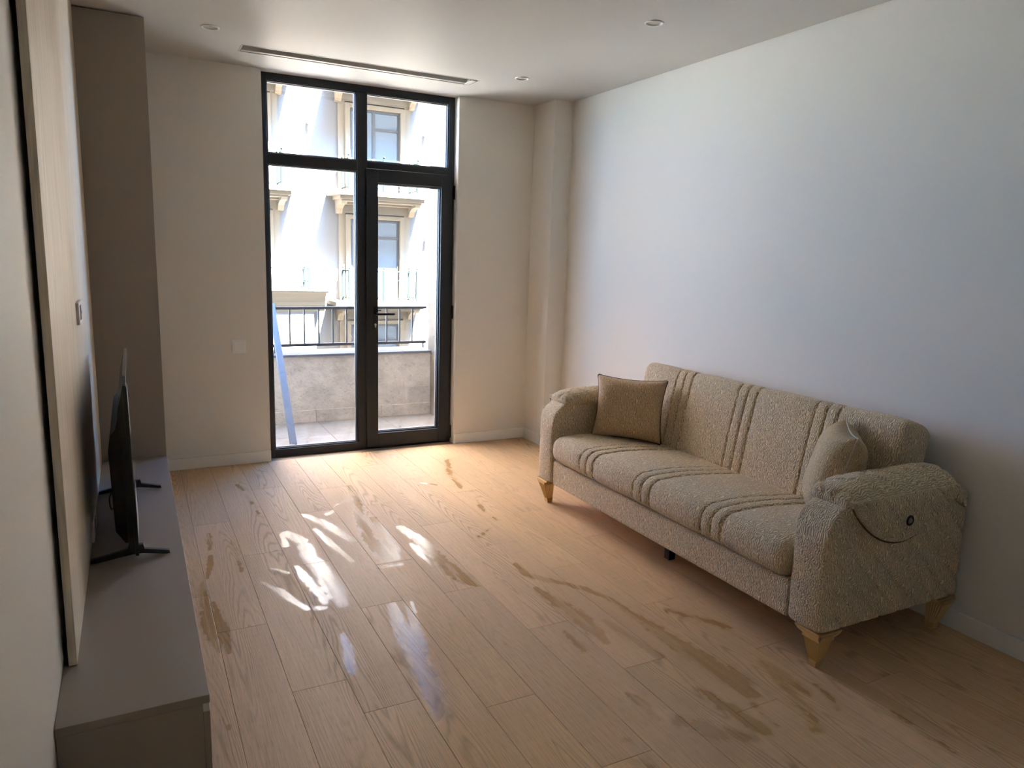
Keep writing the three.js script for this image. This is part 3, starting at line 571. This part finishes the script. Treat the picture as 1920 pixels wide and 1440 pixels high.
addPillow('square brown cushion leaning upright at the far end of the sofa', [2.6, 0.628, 1.815], [[-0.70, 0.22, 0.66], [0.15, 1, -0.12]], [0.405, 0.365, 0.15], pillowCloth, seamDark);
addPillow('beige cushion leaning on the near arm of the sofa', [2.625, 0.642, 3.235], [[-0.68, 0.24, -0.70], [0.16, 1, 0.16]], [0.4, 0.39, 0.19], pillowLight, seamLight);

// ------------------------------------------------------------------ balcony
const stone = (() => {
  const t = texture(512, 512, (i, j, o) => {                        // travertine render, 1 m a side
    const x = i / 512, y = j / 512, P = 8;
    const a = pn(x * 8, y * 8, 8, 8) * 0.45 + pn(x * 20 + 3, y * 34, 20, 34) * 0.3 + pn(x * 60, y * 90, 60, 90) * 0.25;
    const v = 0.93 + 0.16 * (a - 0.5) * 1.6 - 0.1 * sstep(0.78, 0.9, pn(x * 70, y * 110 + 5, 70, 110));
    o[0] = 196 * v; o[1] = 186 * v; o[2] = 172 * v;
  }, true);
  return new THREE.MeshStandardMaterial({ map: t, roughness: 0.85, bumpMap: t, bumpScale: 0.002 });
})();
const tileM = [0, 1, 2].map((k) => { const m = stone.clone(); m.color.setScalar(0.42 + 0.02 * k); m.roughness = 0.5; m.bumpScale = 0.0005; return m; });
{
  const skirtM = [0.98, 0.92].map((k) => { const m = stone.clone(); m.color.setScalar(k); m.roughness = 0.55; m.bumpScale = 0.0006; return m; });
  const b = structure('floor_balcony', null, null, 'pale stone tiled balcony floor');
  part('slab', box(-0.6, 2.7, -0.25, -0.014, -1.5, -0.25), mat('#a8a29a', 0.9), b);
  const xs = [-0.32, 0.26, 0.84, 1.42, 2.0, 2.48], zs = [-1.13, -0.63, -0.25];
  for (let i = 0; i < 5; i++) for (let j = 0; j < 2; j++) part('tile', worldUV(box(xs[i] + 0.0015, xs[i + 1] - 0.0015, -0.013, -0.001, zs[j] + 0.0015, zs[j + 1] - 0.0015, 0.001)), tileM[(i * 2 + j) % 3], b);
  part('door_sill', box(WX0, WX1, -0.2, -0.001, -0.249, -0.08), tileM[1], b);
  const w = structure('wall_parapet', null, null, 'travertine faced balcony parapet with a flat stone coping');
  part('face', worldUV(box(-0.4, 2.48, -0.25, 0.585, -1.4, -1.13)), stone, w);
  part('coping', worldUV(box(-0.4, 2.48, 0.585, 0.605, -1.45, -1.105, 0.003)), mat('#4f5661', 0.6), w, 'smooth pale coping slab');
  const sx = [-0.35, 0.25, 0.82, 1.408, 2.0, 2.48]; for (let i = 0; i < 5; i++) part('skirting_tile', worldUV(box(sx[i] + 0.001, sx[i + 1] - 0.001, 0.0, 0.108, -1.13, -1.118, 0.0015)), skirtM[i % 2], w);
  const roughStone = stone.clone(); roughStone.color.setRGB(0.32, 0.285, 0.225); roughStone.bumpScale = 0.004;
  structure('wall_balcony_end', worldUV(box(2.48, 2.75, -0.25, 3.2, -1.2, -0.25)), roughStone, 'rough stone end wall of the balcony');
  structure('wall_balcony_side', worldUV(box(-0.7, -0.4, -0.25, 3.2, -1.5, -0.25)), stone, 'stone side wall of the balcony');
}
{
  const steel = mat('#22252a', 0.6);
  const r = thing('balcony_railing', 'dark grey steel railing on the balcony parapet', 'railing', [1.05, 0.605, -1.26]);
  part('top_rail', box(-0.4, 2.479, 0.982, 1.006, -1.285, -1.245, 0.002), steel, r);
  part('bottom_rail', box(-0.4, 2.479, 0.657, 0.681, -1.285, -1.245, 0.002), steel, r);
  for (let k = -11; k <= 9; k++) { const x = 1.224 + k * 0.1245; part('bar', box(x - 0.006, x + 0.006, 0.681, 0.982, -1.271, -1.259), steel, r); }
  part('post', box(1.085, 1.11, 0.605, 1.012, -1.278, -1.253, 0.001), steel, r); part('post', box(-0.2, -0.175, 0.605, 1.012, -1.278, -1.253, 0.001), steel, r);
  const p = thing('trim_strip', 'long pale blue grey angled strip leaning in the balcony corner', 'trim strip', [1.07, 0, -0.38]);
  const L = Math.hypot(1.03, 0.86), ang = Math.atan2(0.86, 1.03);
  const g = merge([box(-0.03, 0.03, 0, L, -0.002, 0.002), box(0.026, 0.03, 0, L, -0.045, 0), box(-0.03, -0.026, 0, L, -0.012, 0)]);
  g.rotateY(0.45); g.rotateX(-ang); g.rotateZ(0.0); g.translate(1.072, 0.01, -0.385);
  part('strip', g, mat('#5d6773', 0.5), p);
  const q = thing('pipe_box', 'small white boxed pipe at the foot of the balcony end wall', 'pipe cover', [2.455, 0, -0.72]);
  part('casing', box(2.432, 2.479, 0, 0.105, -0.78, -0.66, 0.004), mat('#e3e6ee', 0.5), q); part('lid', box(2.428, 2.479, 0.105, 0.118, -0.784, -0.656, 0.003), mat('#e3e6ee', 0.5), q);
}

// ------------------------------------------------------------------ apartment house across the street
{
  const fw = mat('#54514d', 0.9), trim = mat('#5f5545', 0.85), frameM = mat('#1f2225', 0.5), teal = new THREE.MeshPhysicalMaterial({ color: '#0b1415', roughness: 0.9, specularIntensity: 0.1 }), pane = mat('#36414a', 0.1, { metalness: 0.0 }), roofDark = mat('#4a4a4c', 0.6);
  const Z = -14, FY = 2.75, Y0 = 0.22;
  const h = thing('apartment_building', 'pale apartment house across the street with small iron balconies', 'building', [3.5, -9, Z]);
  part('wall', box(1.1, 12, -9, 8.9, Z - 6, Z), fw, h);
  const bays = [[5.825, 1], [2.43, 0], [9.22, 2]];
  for (const [cx, kind] of bays) for (let f = -2; f <= 3; f++) {
    const y = Y0 + f * FY; if (kind === 2 && (f < -1 || f > 1)) continue;
    const bay = kind === 0 && f === 0;
    // glazed door: surround, frame, panes
    const win = part('window', merge([box(cx - 0.67, cx - 0.61, y, y + 2.1, Z, Z + 0.05), box(cx + 0.61, cx + 0.67, y, y + 2.1, Z, Z + 0.05), box(cx - 0.61, cx + 0.61, y + 2.03, y + 2.1, Z, Z + 0.05), box(cx - 0.61, cx + 0.61, y, y + 0.08, Z, Z + 0.05), box(cx - 0.07, cx + 0.01, y + 0.08, y + 2.03, Z, Z + 0.05), box(cx + 0.01, cx + 0.61, y + 1.6, y + 1.67, Z, Z + 0.05)]), frameM, h);
    for (const [a, b, c, d] of [[-0.61, -0.07, 0.08, 2.03], [0.01, 0.61, 1.67, 2.03], [0.01, 0.61, 0.08, 1.6]]) part('pane', box(cx + a, cx + b, y + c, y + d, Z, Z + 0.025), pane, win);
    part('surround', merge([box(cx - 0.79, cx - 0.67, y, y + 2.2, Z, Z + 0.14, 0.005), box(cx + 0.67, cx + 0.79, y, y + 2.2, Z, Z + 0.14, 0.005), box(cx - 0.67, cx + 0.67, y + 2.1, y + 2.2, Z, Z + 0.14, 0.005)]), trim, h);
    part('pilaster', box(cx - 0.96, cx - 0.79, y, y + 2.3, Z, Z + 0.06), trim, h); part('pilaster', box(cx + 0.79, cx + 0.96, y, y + 2.3, Z, Z + 0.06), trim, h);
    part('frieze', merge([box(cx - 1.0, cx + 1.0, y + 2.24, y + 2.48, Z, Z + 0.08), box(cx - 1.02, cx + 1.02, y + 2.45, y + 2.5, Z, Z + 0.35, 0.005)]), trim, h);
    // slab over this window with stepped edge and two consoles
    const sy = y + FY - 0.11, slab = !(kind === 0 && f === -1);
    if (slab) {
      part('balcony_slab', merge([box(cx - 1.26, cx + 1.27, sy, sy + 0.11, Z, Z + 0.92, 0.004), box(cx - 1.1, cx + 1.11, sy - 0.09, sy, Z, Z + 0.78, 0.004), box(cx - 1.05, cx + 1.06, sy - 0.14, sy - 0.09, Z, Z + 0.7, 0.004)]), trim, h);
      for (const e of [-1.04, 0.9]) part('console', prism([[Z, sy - 0.14], [Z + 0.66, sy - 0.14], [Z + 0.62, sy - 0.2], [Z + 0.4, sy - 0.22], [Z + 0.22, sy - 0.3], [Z + 0.14, sy - 0.42], [Z, sy - 0.44]].map(([a, b]) => [a, b]), 'x', cx + e, cx + e + 0.15, 0.004), trim, h);
    }
    if (bay) continue;
    // railing on the slab in front of this window
    const x0 = cx - 0.905, x1 = cx + 0.895, zf = Z + 0.85, zb = Z + 0.2, ry = y;
    const rail = part('railing', merge([box(x0, x1, ry + 0.76, ry + 0.79, zf - 0.015, zf + 0.015), box(x0, x1, ry + 0.08, ry + 0.1, zf - 0.012, zf + 0.012), box(x0 - 0.01, x0 + 0.01, ry + 0.76, ry + 0.79, zb, zf), box(x1 - 0.01, x1 + 0.01, ry + 0.76, ry + 0.79, zb, zf), box(x0 - 0.01, x0 + 0.01, ry + 0.08, ry + 0.1, zb, zf), box(x1 - 0.01, x1 + 0.01, ry + 0.08, ry + 0.1, zb, zf)]), teal, h);
    for (const [px, pz] of [[x0, zf], [cx - 0.005, zf], [x1, zf], [x0, zb], [x1, zb]]) part('post', merge([box(px - 0.028, px + 0.028, ry, ry + 0.8, pz - 0.028, pz + 0.028), new THREE.SphereGeometry(0.03, 10, 8).translate(px, ry + 0.85, pz)]), teal, rail);
    const bars = []; for (let k = 1; k < 16; k++) { const x = lerp(x0, x1, k / 16); if (k !== 8) bars.push(box(x - 0.007, x + 0.007, ry + 0.09, ry + 0.77, zf - 0.007, zf + 0.007)); } for (let k = 1; k < 6; k++) { const z = lerp(zb, zf, k / 6); bars.push(box(x0 - 0.006, x0 + 0.006, ry + 0.09, ry + 0.77, z - 0.006, z + 0.006), box(x1 - 0.006, x1 + 0.006, ry + 0.09, ry + 0.77, z - 0.006, z + 0.006)); }
    part('bars', merge(bars), teal, rail);
    if (kind === 1) for (const a of [[-0.5, 0.3], [0.42, 0.3]]) part('scroll', new THREE.TorusGeometry(0.3, 0.008, 6, 18, Math.PI / 2).rotateZ(a[0] < 0 ? 0 : Math.PI / 2).translate(cx + a[0] + (a[0] < 0 ? -0.1 : 0.1), ry + 0.28, zf), teal, rail);
  }
  // projecting bay below the left terrace, with a flared cornice and the terrace railing
  part('bay_wall', box(0.4, 4.03, -9, -0.02, Z, Z + 0.8), fw, h);
  part('cornice', merge([prism([[0.4, -0.02], [4.04, -0.02], [4.04, 0.04], [4.14, 0.05], [4.14, 0.12], [4.2, 0.14], [4.2, 0.22], [4.22, 0.26], [4.27, 0.34], [4.36, 0.43], [4.43, 0.47], [4.43, 0.5], [0.4, 0.5]], 'z', Z, Z + 0.8, 0.004), prism([[Z + 0.7, -0.02], [Z + 0.82, -0.02], [Z + 0.82, 0.04], [Z + 0.85, 0.05], [Z + 0.85, 0.12], [Z + 0.89, 0.14], [Z + 0.89, 0.22], [Z + 0.91, 0.26], [Z + 0.95, 0.34], [Z + 1.01, 0.43], [Z + 1.06, 0.47], [Z + 1.06, 0.5], [Z + 0.7, 0.5]], 'x', 0.4, 4.3, 0.004)]), trim, h);
  part('cornice_flashing', box(0.4, 4.5, 0.5, 0.52, Z, Z + 1.1), roofDark, h);
  const tr = part('railing', merge([box(0.5, 3.95, 1.02, 1.05, Z + 0.69, Z + 0.71), box(0.5, 3.95, 0.7, 0.72, Z + 0.69, Z + 0.71), box(3.94, 3.96, 1.02, 1.05, Z, Z + 0.7), box(3.94, 3.96, 0.7, 0.72, Z, Z + 0.7)]), teal, h);
  for (const [px, pz] of [[3.95, Z + 0.7], [2.4, Z + 0.7], [0.9, Z + 0.7], [3.95, Z + 0.12]]) part('post', box(px - 0.03, px + 0.03, 0.52, 1.06, pz - 0.03, pz + 0.03), teal, tr);
  const tb = []; for (let k = 0; k < 14; k++) tb.push(box(0.7 + k * 0.24 - 0.006, 0.7 + k * 0.24 + 0.006, 0.71, 1.03, Z + 0.694, Z + 0.706)); part('bars', merge(tb), teal, tr);
  for (const [x, y] of [[4.13, 4.66], [7.2, 4.66], [7.26, 1.9], [7.26, -0.86]]) part('wall_lamp', merge([box(x - 0.03, x + 0.03, y - 0.08, y + 0.08, Z, Z + 0.03), new THREE.CylinderGeometry(0.035, 0.045, 0.16, 14).translate(x, y - 0.02, Z + 0.09)]), mat('#6d6d6d', 0.5), h);
  structure('ground', box(-40, 40, -9.3, -9, -60, 20), mat('#4a4947', 0.9), 'street far below');
}
scene.traverse((o) => { if (o.isMesh) { o.castShadow = true; o.receiveShadow = true; } });
renderer.render(scene, camera);
